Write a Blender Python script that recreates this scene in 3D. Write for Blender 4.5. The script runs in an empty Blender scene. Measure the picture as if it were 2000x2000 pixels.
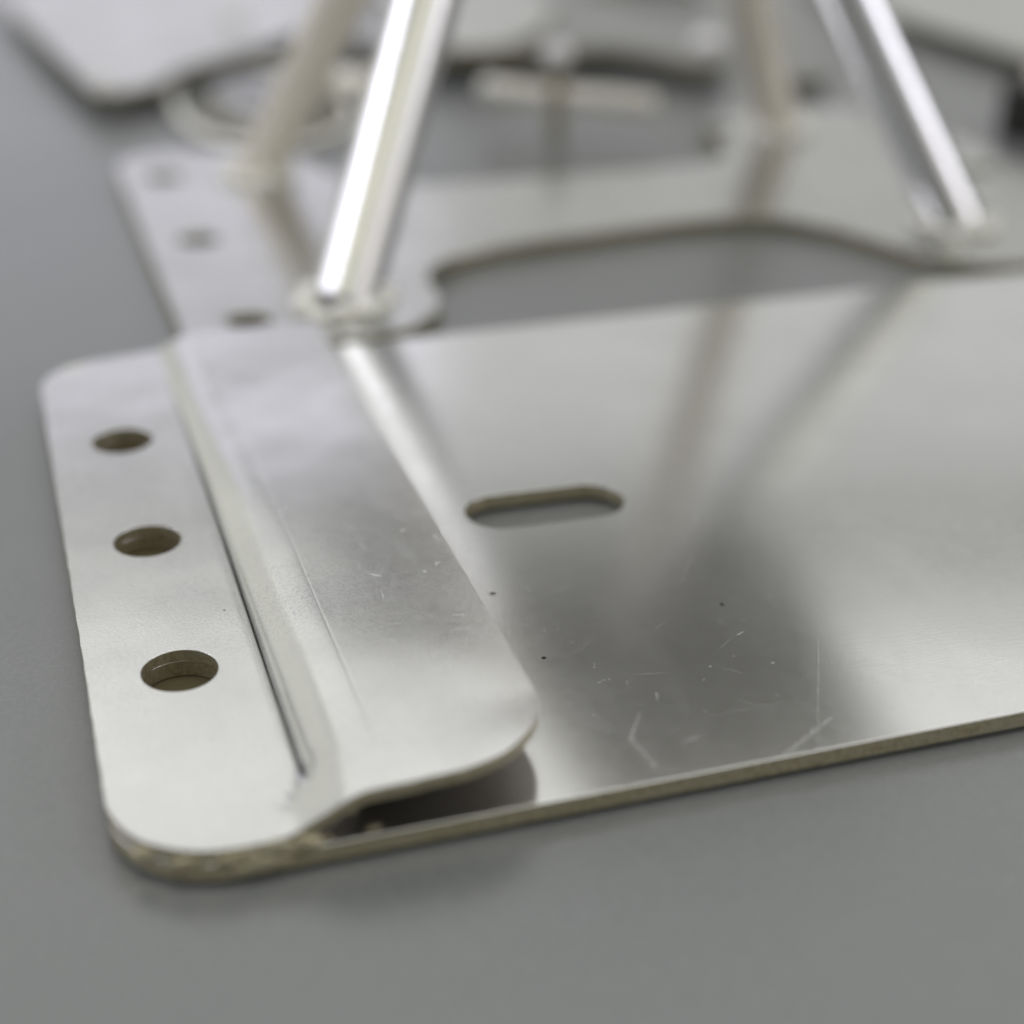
import bpy, math, random
from mathutils import Matrix, Vector, noise
from mathutils.geometry import delaunay_2d_cdt
MM = 0.001
TZ = -0.6          # height of the tabletop, millimetres
S = bpy.context.scene
COL = S.collection
rnd = random.Random(7)

# ------------------------------------------------------------------ camera
cam = bpy.data.cameras.new('camera'); co = bpy.data.objects.new('camera', cam); COL.objects.link(co)
R = Matrix(((0.953235049742724, 0.13343763755853918, -0.2711776849683293),
            (-0.3021274348714793, 0.44408774924777267, -0.8435076075922655),
            (0.00787102534403969, 0.8859912346354468, 0.46363517889520656)))
co.matrix_world = Matrix.Translation(Vector((-11.083, -177.054, 97.791)) * MM) @ R.to_4x4()
cam.sensor_width = 36; cam.lens = 57.54
cam.clip_start = 0.005; cam.clip_end = 20
cam.dof.use_dof = True; cam.dof.focus_distance = 0.178; cam.dof.aperture_fstop = 8.2
S.camera = co

# ------------------------------------------------------------------ room light and added fill
w = bpy.data.worlds.new('World'); S.world = w; w.use_nodes = True
bg = w.node_tree.nodes['Background']; bg.inputs[0].default_value = (0.205, 0.207, 0.190, 1); bg.inputs[1].default_value = 1.0
def area(name, loc, target, sx, sy, radiance, color):
    l = bpy.data.lights.new(name, 'AREA'); l.shape = 'RECTANGLE'; l.size = sx; l.size_y = sy
    l.energy = radiance * sx * sy * math.pi; l.color = color
    o = bpy.data.objects.new(name, l); COL.objects.link(o); o.location = loc
    d = Vector(target) - Vector(loc); o.rotation_euler = d.to_track_quat('-Z', 'Y').to_euler()
    return o
def panel(name, x, y, z, sx, sy, rz, radiance, color):
    l = bpy.data.lights.new(name, 'AREA'); l.shape = 'RECTANGLE'; l.size = sx; l.size_y = sy
    l.energy = radiance * sx * sy * math.pi; l.color = color
    o = bpy.data.objects.new(name, l); COL.objects.link(o); o.location = (x, y, z); o.rotation_euler = (0, 0, math.radians(rz)); return o
A22 = math.radians(22); YC = 1.85
panel('ceiling_light', .05 + math.sin(A22) * YC, math.cos(A22) * YC, 1.60, 4.4, 1.7, -22, 0.66, (1.0, 0.995, 0.975))
panel('ceiling_light_left', -3.3, 0.6, 1.60, 3.5, 3.4, 0, 1.7, (0.94, 0.93, 1.0))
panel('ceiling_light_right', 3.2, -2.88, 1.60, 4.4, 3.4, 48, 0.35, (0.95, 0.94, 1.0))
area('window_light', (2.4, 3.1, 0.90), (1.6, 0, 0.1), 3.1, 1.7, 0.38, (0.985, 0.985, 1.0))
area('window_light_left', (0.08, 3.1, 0.70), (0.0, 0.0, 0.1), 1.5, 1.25, 0.73, (0.875, 0.865, 1.0))
area('fill_panel_left', (-1.95, 2.80, 0.90), (0.0, 0.0, 0.1), 2.5, 1.6, 0.43, (1.0, 1.0, 0.91))  # added fill panel that lightens the bent slope of the tab
area('fill_panel_right', (2.5, -2.2, 0.66), (0.12, 0.1, 0.1), 2.6, 0.95, 0.75, (1.0, 0.93, 0.84))  # added warm fill for the tubes and their streaks in the plate
panel('fill_panel_behind', -0.1, -1.75, 1.60, 2.6, 1.7, 0, 0.62, (1.0, 0.98, 0.74))  # added olive fill to brighten tube centres and welds
panel('fluorescent_tube_left', -1.9, 0.7, 1.58, .08, 2.4, 0, 12, (0.95, 0.94, 1.0))
panel('fluorescent_tubes_right', 3.75, -1.75, 1.58, 2.5, 2.2, -25, 2.6, (0.95, 0.94, 1.0))
panel('fluorescent_tubes_above', .35, -.1, 1.58, 2.4, .5, 0, 2.6, (1.0, 1.0, 0.97))
S.view_settings.view_transform = 'Standard'; S.view_settings.look = 'None'
S.view_settings.exposure = 0.0; S.view_settings.gamma = 1
S.render.engine = 'CYCLES'
S.cycles.use_denoising = True
S.cycles.max_bounces = 8; S.cycles.sample_clamp_indirect = 6

# ------------------------------------------------------------------ materials
class NT:
    def __init__(s, name):
        s.m = bpy.data.materials.new(name); s.m.use_nodes = True; s.t = s.m.node_tree
        s.b = s.t.nodes['Principled BSDF']; s.tc = s.n('ShaderNodeTexCoord').outputs['Object']
    def n(s, k, **kw):
        o = s.t.nodes.new(k)
        for a, v in kw.items(): setattr(o, a, v)
        return o
    def put(s, sock, v):
        if isinstance(v, bpy.types.NodeSocket): s.t.links.new(v, sock)
        else: sock.default_value = v
    def math(s, op, a, b=0.0, c=0.0, clamp=False):
        o = s.n('ShaderNodeMath', operation=op, use_clamp=clamp)
        s.put(o.inputs[0], a); s.put(o.inputs[1], b)
        if len(o.inputs) > 2: s.put(o.inputs[2], c)
        return o.outputs[0]
    def map(s, scale=(1, 1, 1), rot=(0, 0, 0), loc=(0, 0, 0)):
        o = s.n('ShaderNodeMapping'); s.put(o.inputs[0], s.tc)
        o.inputs[1].default_value = loc; o.inputs[2].default_value = rot; o.inputs[3].default_value = scale
        return o.outputs[0]
    def noise(s, scale, vec=None, detail=3, rough=.5):
        o = s.n('ShaderNodeTexNoise'); s.put(o.inputs['Vector'], vec if vec is not None else s.tc)
        o.inputs['Scale'].default_value = scale; o.inputs['Detail'].default_value = detail; o.inputs['Roughness'].default_value = rough
        return o.outputs[0]
    def ramp(s, v, a, b, lo=0.0, hi=1.0):
        o = s.n('ShaderNodeMapRange'); s.put(o.inputs[0], v)
        for i, x in zip((1, 2, 3, 4), (a, b, lo, hi)): o.inputs[i].default_value = x
        return o.outputs[0]
    def mix(s, f, a, b):
        o = s.n('ShaderNodeMix', data_type='RGBA'); s.put(o.inputs[0], f); s.put(o.inputs[6], a); s.put(o.inputs[7], b)
        return o.outputs[2]
    def bump(s, h, dist, strength=1.0, normal=None):
        o = s.n('ShaderNodeBump'); s.put(o.inputs['Height'], h); o.inputs['Distance'].default_value = dist
        o.inputs['Strength'].default_value = strength
        if normal is not None: s.put(o.inputs['Normal'], normal)
        return o.outputs[0]

def scratches(T, scale, rot, seed, lo, hi):
    """thin straight hairlines: noise drawn out along one direction, cut high, masked to patches"""
    o = T.n('ShaderNodeMapping', vector_type='POINT'); r0 = T.map(rot=(0, 0, rot), loc=(seed * .01, seed * .013, 0))
    T.put(o.inputs[0], r0); o.inputs[3].default_value = (1, .035, 1)
    e = T.ramp(T.noise(scale, o.outputs[0], 1), lo, hi)
    m = T.ramp(T.noise(95, T.map(loc=(seed * 2.1, 0, 0)), 2), .52, .64)
    return T.math('MULTIPLY', e, m)

def segs(T, lst):
    """scuffs of a given place: union of soft line segments in object space (mm)"""
    sp = T.n('ShaderNodeSeparateXYZ'); T.put(sp.inputs[0], T.tc)
    X = T.math('MULTIPLY', sp.outputs[0], 1000.0); Y = T.math('MULTIPLY', sp.outputs[1], 1000.0)
    tot = None
    for (x0, y0, x1, y1, r, a) in lst:
        dx, dy = x1 - x0, y1 - y0; L2 = dx * dx + dy * dy + 1e-6
        px = T.math('SUBTRACT', X, x0); py = T.math('SUBTRACT', Y, y0)
        t = T.math('MULTIPLY_ADD', px, dx / L2, T.math('MULTIPLY', py, dy / L2))
        t = T.math('MAXIMUM', T.math('MINIMUM', t, 1.0), 0.0)
        qx = T.math('SUBTRACT', px, T.math('MULTIPLY', t, dx)); qy = T.math('SUBTRACT', py, T.math('MULTIPLY', t, dy))
        d = T.math('SQRT', T.math('MULTIPLY_ADD', qx, qx, T.math('MULTIPLY', qy, qy)))
        k = T.ramp(d, 0, r, a, 0)
        tot = k if tot is None else T.math('MAXIMUM', tot, k)
    return tot

def metal(name, col, rough, rvar=.06, grain=.0, grain_rot=0.0, mott=.04, wavy=.0, micro=0.0, scr=0.0, seg=None, dark=None, aniso=0.0, metallic=1.0, segk=.34, speck=0.0):
    T = NT(name)
    big = T.noise(55, None, 4, .55); fine = T.noise(600, None, 3, .6)
    c2 = tuple(x * (1 - mott * 2.2) for x in col[:3]) + (1,)
    c = T.mix(T.ramp(big, .35, .7), col, c2)
    if speck:
        fs = T.noise(3400, None, 2, .6); patch = T.ramp(T.noise(42, T.map(loc=(.31, .2, 0)), 3, .6), .42, .62, .35, 1)
        c = T.mix(T.math('MULTIPLY', T.ramp(fs, .50, .68), T.math('MULTIPLY', patch, speck)), c, (.42, .42, .42, 1))
    r = T.math('ADD', T.ramp(big, .3, .7, rough - rvar, rough + rvar), T.ramp(fine, .3, .7, -rvar * .5, rvar * .5))
    smear = T.noise(140, T.map(scale=(1, .18, 1), rot=(0, 0, .6)), 4, .6)
    r = T.math('ADD', r, T.ramp(smear, .5, .75, 0, rvar * 1.2))
    nrm = None
    if wavy: nrm = T.bump(T.noise(38, None, 1), wavy, 1.0)
    if grain: nrm = T.bump(T.noise(6000, T.map(scale=grain_rot), 2), grain, 1.0, nrm)
    if micro: nrm = T.bump(T.noise(5200, None, 2), micro, 1.0, nrm)
    if scr:
        s = T.math('MAXIMUM', T.math('MAXIMUM', scratches(T, 2600, .9, 1.3, .70, .76), scratches(T, 2100, 2.4, 4.1, .70, .76)), scratches(T, 3000, 1.75, 7.7, .70, .76))
        sp = T.n('ShaderNodeTexVoronoi'); T.put(sp.inputs['Vector'], T.tc); sp.inputs['Scale'].default_value = 420
        dots = T.math('MULTIPLY', T.ramp(sp.outputs['Distance'], .05, .09, 1, 0), T.ramp(T.noise(60, T.map(loc=(3, 1, 0)), 2), .52, .6))
        sq = T.n('ShaderNodeTexVoronoi'); T.put(sq.inputs['Vector'], T.map(loc=(.7, .3, 0))); sq.inputs['Scale'].default_value = 950
        dust = T.math('MULTIPLY', T.ramp(sq.outputs['Distance'], .05, .10, 1, 0), T.ramp(T.noise(240, T.map(loc=(1, 4, 0)), 2), .56, .62))
        s = T.math('MAXIMUM', T.math('MAXIMUM', T.math('MULTIPLY', s, .08), T.math('MULTIPLY', dots, .2)), T.math('MULTIPLY', dust, .2))
        if seg: s = T.math('MAXIMUM', s, T.math('MULTIPLY', segs(T, seg), T.ramp(T.noise(1400, None, 3, .7), .38, .62, .05, segk)))
        s = T.math('MULTIPLY', s, scr, clamp=True)
        r = T.math('ADD', r, T.math('MULTIPLY', s, .45))
        nrm = T.bump(s, .00004, .8, nrm)
        T.put(T.b.inputs['Metallic'], T.math('SUBTRACT', 1.0, T.math('MULTIPLY', s, .75)))
        c = T.mix(s, c, (.86, .86, .84, 1))
    else: T.b.inputs['Metallic'].default_value = metallic
    if dark: c = T.mix(T.math('MINIMUM', segs(T, dark), 1.0), c, (.03, .028, .025, 1))
    T.put(T.b.inputs['Base Color'], c); T.put(T.b.inputs['Roughness'], r)
    if aniso: T.b.inputs['Anisotropic'].default_value = aniso
    if nrm is not None: T.put(T.b.inputs['Normal'], nrm)
    return T.m

plate_seg = [(68.0, -41.45, 58.53, -60.04, 0.16, 0.35), (62.1, -55.42, 54.68, -59.93, 0.4, 0.6), (41.66, -52.63, 42.18, -57.6, 0.4, 0.55), (41.66, -52.63, 44.14, -48.71, 0.35, 0.5), (46.49, -54.83, 48.32, -54.3, 0.35, 0.5), (50.24, -51.43, 58.69, -51.2, 0.2, 0.3), (66.78, -10.79, 66.26, -12.49, 0.5, 0.8), (58.42, -25.54, 62.05, -20.24, 0.15, 0.5), (59.96, -37.9, 60.88, -37.51, 0.16, 1), (66.76, -31.73, 66.84, -31.63, 0.22, 1), (61.15, -44.23, 61.25, -44.15, 0.28, 1), (47.1, -46.0, 46.67, -47.06, 0.3, 0.6), (65.31, -18.43, 65.28, -18.82, 0.3, 0.5), (77.21, -22.55, 77.27, -22.57, 0.3, 0.7), (84.31, -27.48, 84.37, -27.49, 0.3, 0.6)]
brk_seg = [(22.32, -21.01, 23.55, -21.98, 0.13, 0.8), (27.24, -5.1, 28.18, -5.67, 0.12, 0.8), (22.44, -9.4, 24.92, -9.88, 0.1, 0.5), (28.1, -12.3, 28.68, -12.21, 0.16, 1), (22.76, -25.27, 22.61, -26.83, 0.1, 0.6), (21.8, -18.42, 21.73, -19.74, 0.12, 0.6), (31.61, -5.71, 31.05, -9.56, 0.1, 0.4), (30.04, -21.15, 30.38, -21.01, 0.18, 0.9), (28.4, -22.36, 28.48, -22.75, 0.18, 0.9), (28.92, -32.76, 29.86, -33.04, 0.2, 0.5), (27.81, -8.18, 29.37, -9.47, 0.09, 0.5), (22.89, -13.34, 23.38, -15.41, 0.09, 0.5), (31.62, -14.67, 31.75, -16.01, 0.16, 0.7)]
M_plate = metal('rolled_aluminium_sheet', (.86, .86, .858, 1), .165, .018, .000004, (.05, 1, 1), .02, .00004, .0000012, .8, plate_seg,
                [(36.6, -21.45, 36.75, -21.49, 0.42, 1.5), (37.97, -36.13, 37.99, -36.14, 0.36, 1.5), (61.05, -31.31, 61.03, -31.43, 0.3, 1.4)], speck=.10)
M_brk = metal('satin_bent_aluminium', (.86, .86, .858, 1), .165, .028, .0000040, (1, .10, 1), .035, .00003, .000010, .9, brk_seg,
              [(6.31, -18.77, 6.33, -18.78, 0.2, 1)], segk=.42, speck=.30)
M_stand = metal('satin_stand_sheet', (.62, .62, .605, 1), .21, .04, .0, 0, .03, .00004)
M_tube = metal('polished_tube', (.88, .88, .915, 1), .19, .03, .0, 0, .02)
M_tube2 = metal('warm_tube', (.88, .83, .75, 1), .30, .04, .0, 0, .03, metallic=.35)
M_weld = metal('whitened_weld_bead', (.95, .94, .90, 1), .25, .05, .0, 0, .04, metallic=.2)  # near-white base imitates glints on the shiny weld metal
M_glint = metal('white_glint_paint', (.93, .92, .95, 1), .3, .03, .0, 0, .02, metallic=0.0)  # white colour stands in for blurred glints on polished tips
M_far = metal('far_satin_sheet', (.67, .67, .655, 1), .30, .04, .0, 0, .03)
M_arm = metal('darkened_arm_sheet', (.34, .34, .335, 1), .30, .04, .0, 0, .03)  # base darkened in place of the shading from the arm's tilt
M_rod = metal('pin_steel', (.95, .90, .83, 1), .38, .05, .0, 0, .03, metallic=.35)
def cut_mat():
    T = NT('sawn_sheet_edge')
    g = T.noise(1700, None, 4, .7); st = T.noise(190, T.map(scale=(1, 1, 6)), 3)
    c = T.mix(T.ramp(g, .35, .65), (.52, .47, .34, 1), (.29, .26, .175, 1))
    c = T.mix(T.ramp(st, .5, .7), c, (.42, .40, .31, 1))
    T.put(T.b.inputs['Base Color'], c); T.b.inputs['Metallic'].default_value = .7; T.put(T.b.inputs['Roughness'], T.ramp(g, .3, .7, .35, .6))
    T.put(T.b.inputs['Normal'], T.bump(g, .00006, .7)); return T.m
M_cut = cut_mat()
def table_mat():
    T = NT('grey_coated_tabletop')
    a = T.noise(25, None, 5, .6); f = T.noise(2400, None, 3, .6); m = T.noise(420, None, 2)
    c = T.mix(T.ramp(a, .3, .7), (.155, .164, .169, 1), (.172, .181, .185, 1))
    d = T.n('ShaderNodeTexVoronoi'); T.put(d.inputs['Vector'], T.tc); d.inputs['Scale'].default_value = 330
    dots = T.math('MULTIPLY', T.ramp(d.outputs['Distance'], .04, .07, 1, 0), T.ramp(T.noise(110, T.map(loc=(5, 2, 0)), 1), .60, .66))
    c = T.mix(T.math('MULTIPLY', T.ramp(f, .42, .62), .28), c, (.26, .265, .265, 1))
    c = T.mix(T.math('MULTIPLY', dots, .6), c, (.6, .6, .6, 1))
    T.put(T.b.inputs['Base Color'], c); T.put(T.b.inputs['Roughness'], T.ramp(a, .3, .7, .26, .32))
    T.b.inputs['IOR'].default_value = 1.9
    T.put(T.b.inputs['Normal'], T.bump(m, .00003, .8, T.bump(f, .000012, .8))); return T.m
M_table = table_mat()
def plain(name, col, rough, metallic=0.0):
    T = NT(name); n_ = T.noise(300, None, 3)
    T.put(T.b.inputs['Base Color'], T.mix(n_, col, tuple(x * .8 for x in col[:3]) + (1,)))
    T.b.inputs['Metallic'].default_value = metallic; T.put(T.b.inputs['Roughness'], T.ramp(n_, .3, .7, rough - .05, rough + .05)); return T.m
M_below = plain('brown_underside', (.44, .405, .37, 1), .42, .8)  # darker, browner base for the underside of the tab
M_back = plain('brown_backing', (.13, .11, .06, 1), .6)
M_rubber = plain('black_rubber', (.02, .02, .019, 1), .55)
M_under = plain('dull_top_flange', (.52, .51, .48, 1), .5, .6)

# ------------------------------------------------------------------ builders
def empty(name, loc, label, cat, group=None):
    o = bpy.data.objects.new(name, None); COL.objects.link(o); o.location = Vector(loc) * MM; o.empty_display_size = .01
    o['label'] = label; o['category'] = cat
    if group: o['group'] = group
    return o
def link(name, verts, faces, mats, parent=None, fmat=None, smooth=True, angle=38):
    """verts in world millimetres; the object's origin sits at its parent's"""
    me = bpy.data.meshes.new(name); me.from_pydata([Vector(v) * MM for v in verts], [], faces)
    for m in mats: me.materials.append(m)
    if fmat: me.polygons.foreach_set('material_index', fmat)
    me.validate(); me.update()
    if smooth:
        me.polygons.foreach_set('use_smooth', [True] * len(me.polygons)); me.set_sharp_from_angle(angle=math.radians(angle))
    o = bpy.data.objects.new(name, me); COL.objects.link(o)
    if parent:
        o.parent = parent; o.matrix_parent_inverse = Matrix.Translation(parent.location).inverted()
    return o
def fillet(pts, seg=10):
    """pts: (x, y, r) -> dense rounded polygon, counter-clockwise"""
    out = []; n = len(pts)
    for i in range(n):
        p = Vector(pts[i][:2]); r = pts[i][2]; a = Vector(pts[i - 1][:2]) - p; b = Vector(pts[(i + 1) % n][:2]) - p
        if r <= 0: out.append(p); continue
        la, lb = a.length, b.length; a.normalize(); b.normalize()
        ang = a.angle(b); d = min(r / math.tan(ang / 2), la * .49, lb * .49); r2 = d * math.tan(ang / 2)
        c = p + (a + b).normalized() * (r2 / math.sin(ang / 2))
        s = p + a * d - c; e = p + b * d - c; a0 = math.atan2(s.y, s.x); a1 = math.atan2(e.y, e.x)
        da = (a1 - a0 + math.pi) % (2 * math.pi) - math.pi
        k = max(3, seg)
        for j in range(k + 1):
            t = a0 + da * j / k; out.append(c + Vector((math.cos(t), math.sin(t))) * r2)
    return out
def ccw(p):
    A = sum(p[i - 1].x * p[i].y - p[i].x * p[i - 1].y for i in range(len(p)))
    return p if A > 0 else p[::-1]
def circle(cx, cy, r, n=36): return [Vector((cx + r * math.cos(2 * math.pi * i / n), cy + r * math.sin(2 * math.pi * i / n))) for i in range(n)]
def stadium(cx, cy, hl, r, ang=0, n=24):
    o = []
    for s, a0 in ((1, -math.pi / 2), (-1, math.pi / 2)):
        for j in range(n + 1):
            a = a0 + math.pi * j / n; v = Vector((s * hl + r * math.cos(a), r * math.sin(a))); o.append(Vector((cx + v.x * math.cos(ang) - v.y * math.sin(ang), cy + v.x * math.sin(ang) + v.y * math.cos(ang))))
    return o
def subdiv(p, step):
    o = []
    for i in range(len(p)):
        a, b = p[i], p[(i + 1) % len(p)]; k = max(1, int((b - a).length / step))
        for j in range(k): o.append(a.lerp(b, j / k))
    return o
def smooth_closed(pts, k=8):
    """Catmull-Rom through points"""
    o = []; n = len(pts); P_ = [Vector(p) for p in pts]
    for i in range(n):
        a, b, c, d = P_[i - 1], P_[i], P_[(i + 1) % n], P_[(i + 2) % n]
        for j in range(k):
            t = j / k
            o.append(.5 * ((2 * b) + (c - a) * t + (2 * a - 5 * b + 4 * c - d) * t * t + (3 * b - a - 3 * c + d) * t ** 3))
    return o
def inset(p, d):
    o = []; n = len(p)
    for i in range(n):
        a = (p[i] - p[i - 1]); b = (p[(i + 1) % n] - p[i])
        if a.length < 1e-9 or b.length < 1e-9: o.append(p[i].copy()); continue
        a.normalize(); b.normalize(); na = Vector((-a.y, a.x)); nb = Vector((-b.y, b.x)); m = (na + nb)
        if m.length < 1e-6: o.append(p[i].copy()); continue
        m.normalize(); o.append(p[i] + m * d / max(.4, m.dot(na)))
    return o
def inside(q, poly):
    c = False; j = len(poly) - 1
    for i in range(len(poly)):
        a, b = poly[i], poly[j]
        if (a.y > q.y) != (b.y > q.y) and q.x < (b.x - a.x) * (q.y - a.y) / (b.y - a.y) + a.x: c = not c
        j = i
    return c
def sheet(name, outline, holes, ztop, thick, mats, parent=None, bevel=.15, grid=None, under=0, edge_step=None, jag=0.0, angle=38):
    """a sheet-metal plate of any outline with through holes; ztop(x, y) bends it"""
    zt = ztop if callable(ztop) else (lambda x, y: ztop)
    outline = ccw(outline); holes = [ccw(h)[::-1] for h in holes]
    if edge_step: outline = subdiv(outline, edge_step)
    if jag: outline = [p + Vector((rnd.uniform(-jag, jag), rnd.uniform(-jag, jag))) for p in outline]
    loops = [outline] + holes
    prof = [(bevel, 0.0), (bevel * .3, bevel * .3), (0, bevel), (0, thick - bevel), (bevel, thick)]
    verts, faces, fm = [], [], []
    base = []
    for lp in loops:
        rings = []
        for (ins, dz) in prof:
            q = inset(lp, ins) if ins else lp; st = len(verts)
            verts += [(v.x, v.y, zt(v.x, v.y) - dz) for v in q]; rings.append(st)
        n = len(lp)
        for k in range(len(prof) - 1):
            for i in range(n):
                j = (i + 1) % n; faces.append((rings[k] + i, rings[k + 1] + i, rings[k + 1] + j, rings[k] + j)); fm.append(0 if k < 2 else 1)
        base.append((rings[0], rings[-1], n, inset(lp, bevel)))
    pts, edges = [], []
    for (_, _, n, q) in base:
        s = len(pts); pts += q; edges += [(s + i, s + (i + 1) % n) for i in range(n)]
    nb = len(pts)
    if grid:
        for gx in grid[0]:
            for gy in grid[1]:
                q = Vector((gx, gy))
                if inside(q, base[0][3]) and not any(inside(q, b[3]) for b in base[1:]):
                    if min((q - r).length_squared for r in pts[:nb]) > .12: pts.append(q)
    vo, eo, fo, ov, _, _ = delaunay_2d_cdt(pts, edges, [], 0, 1e-7)
    tmap, bmap = {}, {}
    flat = []
    for (t0, b0, n, q) in base: flat += [(t0 + i, b0 + i) for i in range(n)]
    for i, v in enumerate(vo):
        src = [k for k in ov[i] if k < nb]
        if src: tmap[i], bmap[i] = flat[src[0]]
        else:
            tmap[i] = len(verts); verts.append((v.x, v.y, zt(v.x, v.y)))
            bmap[i] = len(verts); verts.append((v.x, v.y, zt(v.x, v.y) - thick))
    for f in fo:
        c = sum((vo[i] for i in f), Vector((0, 0))) / 3
        if not inside(c, base[0][3]) or any(inside(c, b[3]) for b in base[1:]): continue
        a, b, d = [vo[i] for i in f]
        g = list(f) if (b - a).cross(d - a) > 0 else list(f)[::-1]
        faces.append(tuple(tmap[i] for i in g)); fm.append(0)
        faces.append(tuple(bmap[i] for i in g[::-1])); fm.append(under)
    N = [None] * len(verts); eps = .04
    def gn(x, y): return Vector((-(zt(x + eps, y) - zt(x - eps, y)) / (2 * eps), -(zt(x, y + eps) - zt(x, y - eps)) / (2 * eps), 1)).normalized()
    for (t0, b0, n, q), lp in zip(base, loops):
        o1 = inset(lp, -1.0)
        for i in range(n):
            g = gn(verts[t0 + i][0], verts[t0 + i][1]); o = (o1[i] - lp[i]).normalized().to_3d()
            for k, v in enumerate((g, (g + o * .9).normalized(), o, o, -g)): N[t0 + k * n + i] = v
    for i in tmap:
        if N[tmap[i]] is None:
            g = gn(*verts[tmap[i]][:2]); N[tmap[i]] = g; N[bmap[i]] = -g
    ob = link(name, verts, faces, mats, parent, fm, True, 180)
    if len(ob.data.vertices) == len(N):
        ob.data.normals_split_custom_set_from_vertices([v or Vector((0, 0, 1)) for v in N])
    return ob
def tube(name, a, b, r, mats, parent=None, n=40, cap=True, r2=None, hollow=0.0):
    a, b = Vector(a), Vector(b); d = (b - a).normalized(); u = d.orthogonal().normalized(); v = d.cross(u)
    V, F = [], []; L = (b - a).length; bev = min(r * .15, .3)
    prof = [(0, r - bev), (bev, r), (bev + .3, r), (L - bev - .3, (r2 or r)), (L - bev, (r2 or r)), (L, (r2 or r) - bev)]
    for (t, rr) in prof:
        for i in range(n):
            g = 2 * math.pi * i / n; V.append(a + d * t + (u * math.cos(g) + v * math.sin(g)) * rr)
    for k in range(5):
        for i in range(n):
            j = (i + 1) % n; F.append((k * n + i, k * n + j, (k + 1) * n + j, (k + 1) * n + i))
    F.append(tuple(range(n))[::-1]); F.append(tuple(range(5 * n, 6 * n)))
    return link(name, V, F, mats, parent, None, True, 50)
def bead(name, centre, rx, ry, rb, lumps, mats, parent, ang=0.0, seed=0):
    """a lumpy weld bead running round a tube foot"""
    V, F = [], []; N, K = lumps * 10, 10; rr = random.Random(seed); cx, cy, cz = centre
    amp = [rr.uniform(.75, 1.25) for _ in range(lumps)]
    for i in range(N):
        t = 2 * math.pi * i / N; ph = (i % 10) / 10
        k = amp[i // 10] * (.62 + .5 * math.sin(math.pi * ph) ** .6); rb_ = rb * k
        ex, ey = rx * math.cos(t), ry * math.sin(t)
        X = cx + ex * math.cos(ang) - ey * math.sin(ang); Y = cy + ex * math.sin(ang) + ey * math.cos(ang)
        ox, oy = math.cos(t + ang), math.sin(t + ang)
        for j in range(K):
            g = 2 * math.pi * j / K; V.append((X + ox * math.cos(g) * rb_ * 1.15, Y + oy * math.cos(g) * rb_ * 1.15, cz + math.sin(g) * rb_ * .9))
    for i in range(N):
        for j in range(K): F.append((i * K + j, ((i + 1) % N) * K + j, ((i + 1) % N) * K + (j + 1) % K, i * K + (j + 1) % K))
    return link(name, V, F, mats, parent, None, True, 180)
def lump(name, c, r, mats, parent, seed=0, amp=.25, n=16):
    V, F = [], []
    for i in range(n + 1):
        for j in range(2 * n):
            a, b = math.pi * i / n, math.pi * j / n; d = Vector((math.sin(a) * math.cos(b), math.sin(a) * math.sin(b), math.cos(a)))
            k = 1 + amp * noise.noise(d * 1.6 + Vector((seed * 7.3, 0, 0)))
            V.append((c[0] + d.x * r[0] * k, c[1] + d.y * r[1] * k, c[2] + d.z * r[2] * k))
    m = 2 * n
    for i in range(n):
        for j in range(m): F.append((i * m + j, (i + 1) * m + j, (i + 1) * m + (j + 1) % m, i * m + (j + 1) % m))
    return link(name, V, F, mats, parent, None, True, 180)

# ------------------------------------------------------------------ tabletop
tt = link('tabletop', [(-1500, -900, TZ), (2200, -900, TZ), (2200, 2400, TZ), (-1500, 2400, TZ), (-1500, -900, -25), (2200, -900, -25), (2200, 2400, -25), (-1500, 2400, -25)],
          [(0, 1, 2, 3), (4, 7, 6, 5), (0, 4, 5, 1), (1, 5, 6, 2), (2, 6, 7, 3), (3, 7, 4, 0)], [M_table], smooth=False)
tt['kind'] = 'structure'

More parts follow.
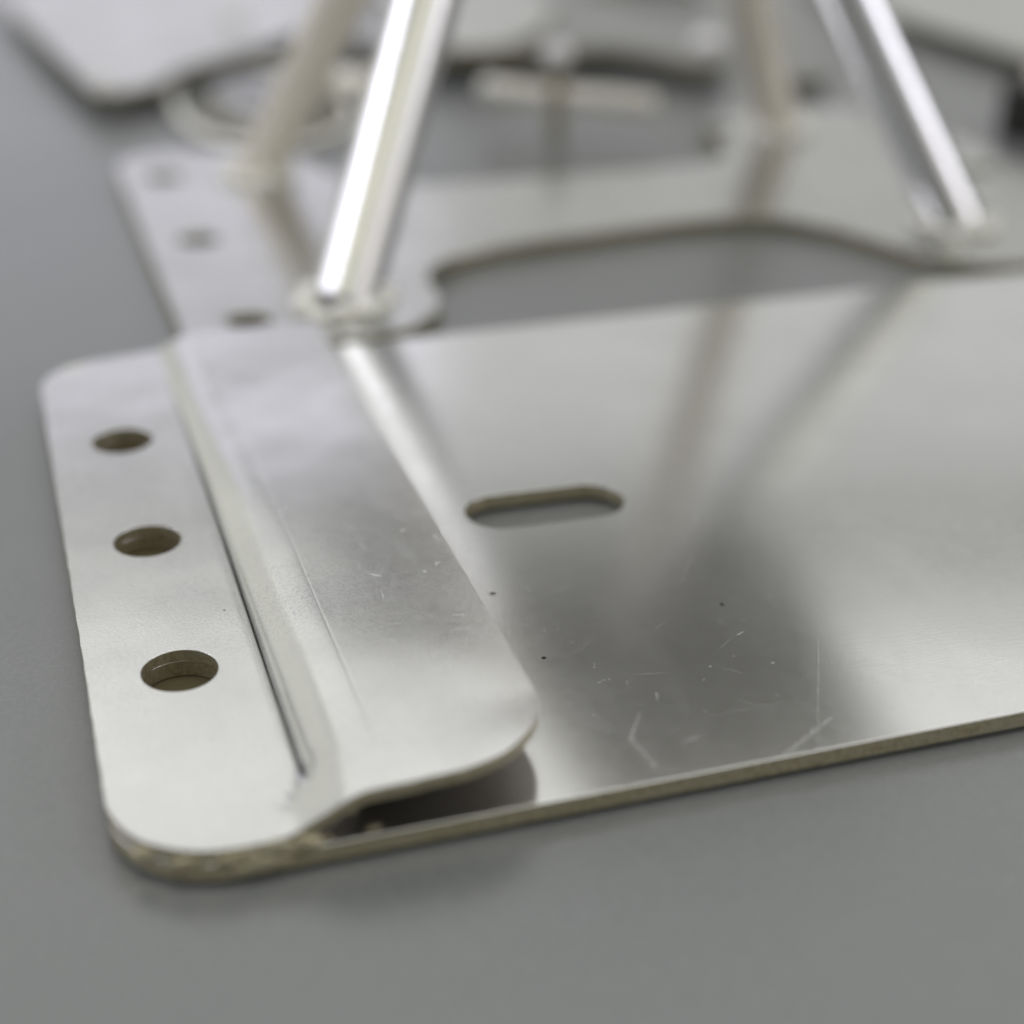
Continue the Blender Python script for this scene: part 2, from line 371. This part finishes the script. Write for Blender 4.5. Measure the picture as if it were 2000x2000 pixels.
# ------------------------------------------------------------------ front plate with joggled bracket
def ss(t): t = max(0.0, min(1.0, t)); return t * t * (3 - 2 * t)
asm = empty('sheet_metal_plate', (40, 0, 0), 'wide shiny aluminium plate in the foreground with a bent end tab and slot', 'metal plate')
Z0 = 0.0
B_out = fillet([(-9.5, -60, 10.5), (215, -60.2, 6), (215, 58.5, 6), (-9.5, 58.5, 7)], 14)
sheet('base_plate', B_out, [stadium(49.5, -2.3, 5.85, 4.6, -.03), circle(0.05, -29.5, 4.22), circle(0.1, 0.05, 4.22), circle(.1, 29.5, 4.22)],
      2.0, 2.0 - Z0, [M_plate, M_cut], asm, .12, edge_step=3, jag=.015)
def zb(x, y):
    e = ss((-y - 49) / 11.0)                      # 0 in the middle, 1 at the near edge
    far = ss((y - 5) / 50.0)
    x0 = 8.6 * (1 - e) + 4.4 * e; x1 = 15.2 - 1.2 * e
    zr = 7.05 - 1.5 * ss((y + 60) / 130.0) + .10 * math.sin(y * .11 + 1)
    zl = 3.5
    zr += (x - 14.6) * (.02 + .03 * e) if x > 14.6 else 0
    t = (x - x0) / (x1 - x0); t = max(0.0, min(1.0, t))
    s = (t * t * (3 - 2 * t)) * e + (1 - (1 - t) ** 2.0) * (1 - e)
    z = zl + (zr - zl) * s
    g = (1 - e) * (1 - .85 * far) * ss((60 - y) / 30) * ss((y + 54) / 5)
    if x < 8.6: z -= g * .06 * ss((x - 7.4) / 1.2)          # planished strip beside the fold
    else: z -= g * 1.5 * math.exp(-(x - 8.6) / (.32 + .34 * ss(-y / 45))) * min(1, (x - 8.58) / .04)
    d = abs(x - 15.6); z -= .022 * math.exp(-(d / .075) ** 2) * ss((y + 54) / 4)   # scribed line
    z += .10 * noise.noise(Vector((x * .05, y * .045, 3))) * ss((x - 10) / 6) + .035 * noise.noise(Vector((x * .16, y * .12, 9)))
    return z
gx = [-8 + 1.6 * i for i in range(10)] + [7.0, 7.4, 7.8, 8.2, 8.575, 8.62, 8.72, 8.84, 9.0, 9.2, 9.6, 10.1, 10.7, 11.3, 12, 12.7, 13.4, 14.1, 14.8, 15.2, 15.42, 15.5, 15.56, 15.6, 15.64, 15.7, 15.78, 16.1, 16.6] + [18 + 1.6 * i for i in range(9)]
gy = [-58.6 + 1.45 * i for i in range(82)]
K_out = fillet([(-9.5, -60, 10.5), (32.5, -59.6, 11), (33.0, 60.2, 2.5), (9.0, 61.0, 8), (-9.5, 58.2, 9.5)], 14)
sheet('bent_end_tab', K_out, [circle(0, -29.5, 4.0, 48), circle(0, 0, 4.0, 48), circle(0, 29.5, 4.0, 48)], zb, 1.46, [M_brk, M_cut, M_below], asm, .09, (gx, gy), under=2, edge_step=1.2, jag=.05, angle=45)
for bx in (0, 200): sheet('backing_strip', fillet([(bx - 7.5, -46, 2), (bx + 7.5, -46, 2), (bx + 7.5, 46, 2), (bx - 7.5, 46, 2)], 4), [], -.02, .56, [M_back, M_back], asm, .05)
# weld along the near edge between the two sheets
for i, (x, y, z, r) in enumerate([(1.5, -59.6, 2.1, (2.4, .75, 1.0)), (4.6, -59.5, 2.3, (2.2, .8, 1.1)), (7.2, -59.4, 2.3, (1.8, 1.0, 1.2)), (-2.5, -58.9, 2.0, (2.4, .7, .8)), (-6.0, -56.3, 2.1, (2.0, 1.1, .9)), (3.0, -59.9, 1.2, (3.0, .6, 1.0))]):
    lump('weld_bead', (x, y, z), r, [M_cut], asm, i, .35, 10)
lump('weld_spatter', (-4.2, 56.9, 3.5), (1.3, .6, .35), [M_weld], asm, 21, .4, 8)
lump('weld_spatter', (11.9, -58.6, 4.7), (.45, .45, .9), [M_cut], asm, 11, .3, 8)
lump('weld_spatter', (13.8, -58.9, 2.1), (.8, .4, .15), [M_cut], asm, 12, .4, 8)
lump('weld_spatter', (9.4, -59.0, 2.1), (.5, .3, .15), [M_cut], asm, 13, .4, 8)

# ------------------------------------------------------------------ welded tube stand behind it
st = empty('tube_stand', (105, 118, 0), 'welded stand of four slanting polished tubes on a scalloped base plate', 'stand')
C_pts = []
near = [(13.5, 62.2), (28, 62), (41, 61.6), (50, 64), (55.5, 70.5), (57.2, 78), (57.4, 84), (60, 90), (66.4, 95.4), (78, 99), (92, 100.8), (112, 103), (127, 101.6), (137, 94), (142.5, 84), (147.5, 72), (155, 65.4), (165, 63.2), (181, 63.5)]
right = [(192, 66), (197, 74), (198, 95), (198, 118), (197.5, 140), (194, 156), (188, 170), (181, 176)]
farr = [(166, 177), (153, 175), (148, 168), (144, 155), (140, 144), (131, 138.5), (110, 138), (88, 138.5), (68, 140.5), (58, 146), (53.5, 156), (50, 170), (44, 175.5), (33, 177), (21, 178), (15, 175)]
left = [(12.6, 168), (12.6, 145), (12.7, 120), (12.9, 95), (13.2, 74)]
C_out = smooth_closed(near + right + farr + left, 6)
rr_ = [circle(x, y, 3.7, 32) for x, y in ((21.2, 159.4), (22.4, 117), (24.4, 73.4), (147.5, 163.5), (187, 160), (187, 118), (187, 76))]
sheet('scalloped_plate', C_out, rr_, 2.3, 2.85, [M_stand, M_cut], st, .55)
apex_z = 108
def leg(foot, a, b, r, mat, seed):
    f = Vector((foot[0], foot[1], 2.2)); top = f + Vector((a, b, 1)) * (apex_z - 3 - 2.2)
    d = (top - f).normalized(); tube('tube_leg', f - d * .6 * 0 + Vector((0, 0, .1)), top, r, [mat], st, 56)
    el = r / d.z; ang = math.atan2(b, a)
    rr = random.Random(seed)
    bead('weld_bead', (f.x, f.y, 2.6), el + .4, r + .3, 1.3, 9, [M_weld], st, ang, seed)
    for k in range(7):                                   # separate drops of weld round the foot
        t = 2 * math.pi * (k + rr.uniform(-.25, .25)) / 7; q = rr.uniform(1.4, 2.3)
        ox, oy = (el + .9) * math.cos(t), (r + .8) * math.sin(t)
        lump('weld_drop', (f.x + ox * math.cos(ang) - oy * math.sin(ang), f.y + ox * math.sin(ang) + oy * math.cos(ang), 3.0 + rr.uniform(0, .5)), (q, q, q * .85), [M_weld], st, seed * 10 + k, .3, 10)
leg((40.7, 76.2), .455, .45, 5.6, M_tube, 3)
leg((161.4, 85.0), -.495, .33, 5.4, M_tube, 4)
leg((159.6, 157.8), -.485, -.40, 4.9, M_tube2, 5)
leg((39.7, 153.8), .425, -.40, 4.8, M_tube2, 6)
T_out = fillet([(84, 52, 12), (148, 50, 12), (158, 140, 12), (150, 162, 10), (48, 166, 10), (47, 128, 8), (82, 110, 14)], 10)
sheet('top_flange', T_out, [], apex_z, 4, [M_under, M_cut], st, .5)

# ------------------------------------------------------------------ things further back on the table
def cluster_plate(name, label, outline, z, th, mats, feet, loc, holes=()):
    e = empty(name, loc, label, 'metal part')
    sheet('plate', outline, list(holes), z, th, mats, e, .5)
    for (x, y, r) in feet: tube('foot', (x, y, TZ + .02), (x, y, z - th - .05), r, [M_cut], e, 24)
    return e
p1 = cluster_plate('folded_plate', 'blurred pale folded metal plate at the upper left raised on spacers', fillet([(13.4, 219, 5), (28.5, 228, 4), (35, 241, 4), (57, 261.5, 6), (73, 277, 6), (98, 346, 5), (70, 370, 5), (-6, 370, 5), (1.5, 310, 3)]),
                   6, 2.2, [M_far, M_cut], [(20, 245, 4), (10, 330, 4), (60, 300, 5)], (30, 290, 0))
lump('screw_head', (58, 299, 7.4), (3.6, 3.6, 3.0), [M_glint], p1, 1, 0); lump('corner_stud', (16.4, 232, 6.3), (2.6, 2.6, 2.2), [M_glint], p1, 2, 0)  # white domes carry the glints as colour
# oval dished cover inside a loop of bright wire
def lathe(name, cx, cy, prof, mats, parent, n=64, sy=1.0):
    V, F = [], []
    for (r, z) in prof:
        for i in range(n): V.append((cx + r * math.cos(2 * math.pi * i / n), cy + sy * r * math.sin(2 * math.pi * i / n), z))
    for k in range(len(prof) - 1):
        for i in range(n): j = (i + 1) % n; F.append((k * n + i, k * n + j, (k + 1) * n + j, (k + 1) * n + i))
    F.append(tuple(range((len(prof) - 1) * n, len(prof) * n)))
    return link(name, V, F, mats, parent, None, True, 50)
dc = empty('oval_cover', (53, 216, 0), 'blurred oval dished metal cover inside the bright wire loop at upper left', 'cover')
lathe('flange', 53, 216, [(15.5, TZ + .02), (15.5, 1.4), (14.2, 1.5)], [M_cut], dc, 64, 1.6)
lathe('dome', 53, 216, [(14.3, 1.4), (14.0, 3.2), (13.0, 4.4), (10, 5.0), (5, 5.2)], [M_arm], dc, 64, 1.6)
wl = empty('wire_loop', (50, 220, 0), 'thin loop of bright wire lying around the oval cover at upper left', 'wire')
def wire(name, pts, r, mats, parent, n=12):
    V, F = [], []; m = len(pts)
    for i in range(m):
        p = Vector(pts[i]); d = (Vector(pts[(i + 1) % m]) - Vector(pts[i - 1])).normalized(); u = d.cross(Vector((0, 0, 1))).normalized(); v = Vector((0, 0, 1))
        for k in range(n): g = 2 * math.pi * k / n; V.append(p + (u * math.cos(g) + v * math.sin(g)) * r)
    for i in range(m):
        for k in range(n): F.append((i * n + k, ((i + 1) % m) * n + k, ((i + 1) % m) * n + (k + 1) % n, i * n + (k + 1) % n))
    return link(name, V, F, mats, parent, None, True, 180)
lp = smooth_closed([(37.8, 257), (32.4, 236), (31.8, 212), (34.6, 196), (41, 186), (51, 182), (63, 188), (71, 206), (72, 230), (66, 252), (52, 266)], 8)
wire('wire', [(p.x, p.y, .85) for p in lp], 1.4, [M_weld], wl)
# small block between
sb = empty('spacer_block', (73, 222, 0), 'small blurred shiny spacer between the two left tubes', 'spacer')
tube('barrel', (67, 224, 3.45), (80, 221, 3.45), 4, [M_rod], sb, 28); tube('collar', (72, 222.8, 3.6), (75, 222.2, 3.6), 4.15, [M_weld], sb, 28)
p2 = cluster_plate('curved_arm_plate', 'blurred grey arm plate with curved lower edge behind the cross pin', smooth_closed([(92, 241), (104, 234), (121, 232.5), (143, 233.5), (153, 227), (158, 216), (164, 208.5), (171, 214), (177, 225), (188, 250), (206, 294), (216, 339), (150, 354), (100, 349), (86, 309), (82, 267)], 5),
                   7, 2.6, [M_arm, M_cut], [(102, 264, 5), (168, 231, 5), (120, 329, 6)], (130, 269, 0), [smooth_closed([(167, 309), (170, 293), (178, 279), (187, 271.5), (194, 279), (200, 293), (203, 314), (185, 321)], 4)])
lump('stud', (172.5, 228, 7.5), (4.2, 4.2, 2.8), [M_glint], p2, 4, 0)  # glint painted as a white dome
p5 = empty('small_cover_plate', (125, 270, 7), 'small pale blurred plate lying on the arm plate right of the front left tube', 'metal plate')
sheet('plate', fillet([(104, 231, 4), (118, 232, 5), (132, 247, 6), (148, 281, 5), (150, 320, 5), (104, 322, 4)]), [], 9.2, 2.1, [M_far, M_cut], p5, .4)
p3 = cluster_plate('narrow_plate', 'narrow blurred grey plate between the two right tubes', fillet([(175, 201, 3), (193, 197, 3), (234, 290, 3), (219, 300, 3)]), 4, 2, [M_arm, M_cut], [(190, 212, 3), (218, 275, 4)], (200, 245, 0))
p4 = cluster_plate('corner_plate', 'large blurred pale plate in the upper right corner', fillet([(247, 262, 4), (257.5, 171, 4), (350, 150, 4), (360, 340, 4), (252, 340, 4)]), 5, 2.2, [M_far, M_cut], [(270, 210, 5), (320, 190, 5), (285, 310, 5)], (290, 240, 0))
fo = empty('rubber_foot', (222, 148, 0), 'dark round rubber foot cut by the right edge beside the scalloped plate', 'rubber foot')
tube('pad', (222.5, 149, TZ + .02), (222.5, 149, 11), 9.5, [M_rubber], fo, 40); tube('bolt', (222.5, 149, 11), (222.5, 149, 14), 4, [M_rod], fo, 24)
# T-shaped cross pin
cp = empty('cross_pin', (113.3, 179, 0), 'small upright pin with white painted-glint tip and horizontal crossbar, standing between the tubes', 'pin')
tube('shaft', (113.3, 179, TZ + .02), (113.3, 179, 16.2), 1.7, [M_cut], cp, 28)
lump('glint_tip', (113.3, 179, 17.6), (3.2, 3.2, 3.0), [M_glint], cp, 3, 0)  # white ball in place of the pin end's glint
tube('crossbar', (100.0, 191.2, 8.2), (132.5, 165.6, 8.2), 2.4, [M_rod], cp, 32)
lump('bar_end', (101.0, 190.4, 8.3), (3.0, 3.0, 2.8), [M_weld], cp, 5, 0)
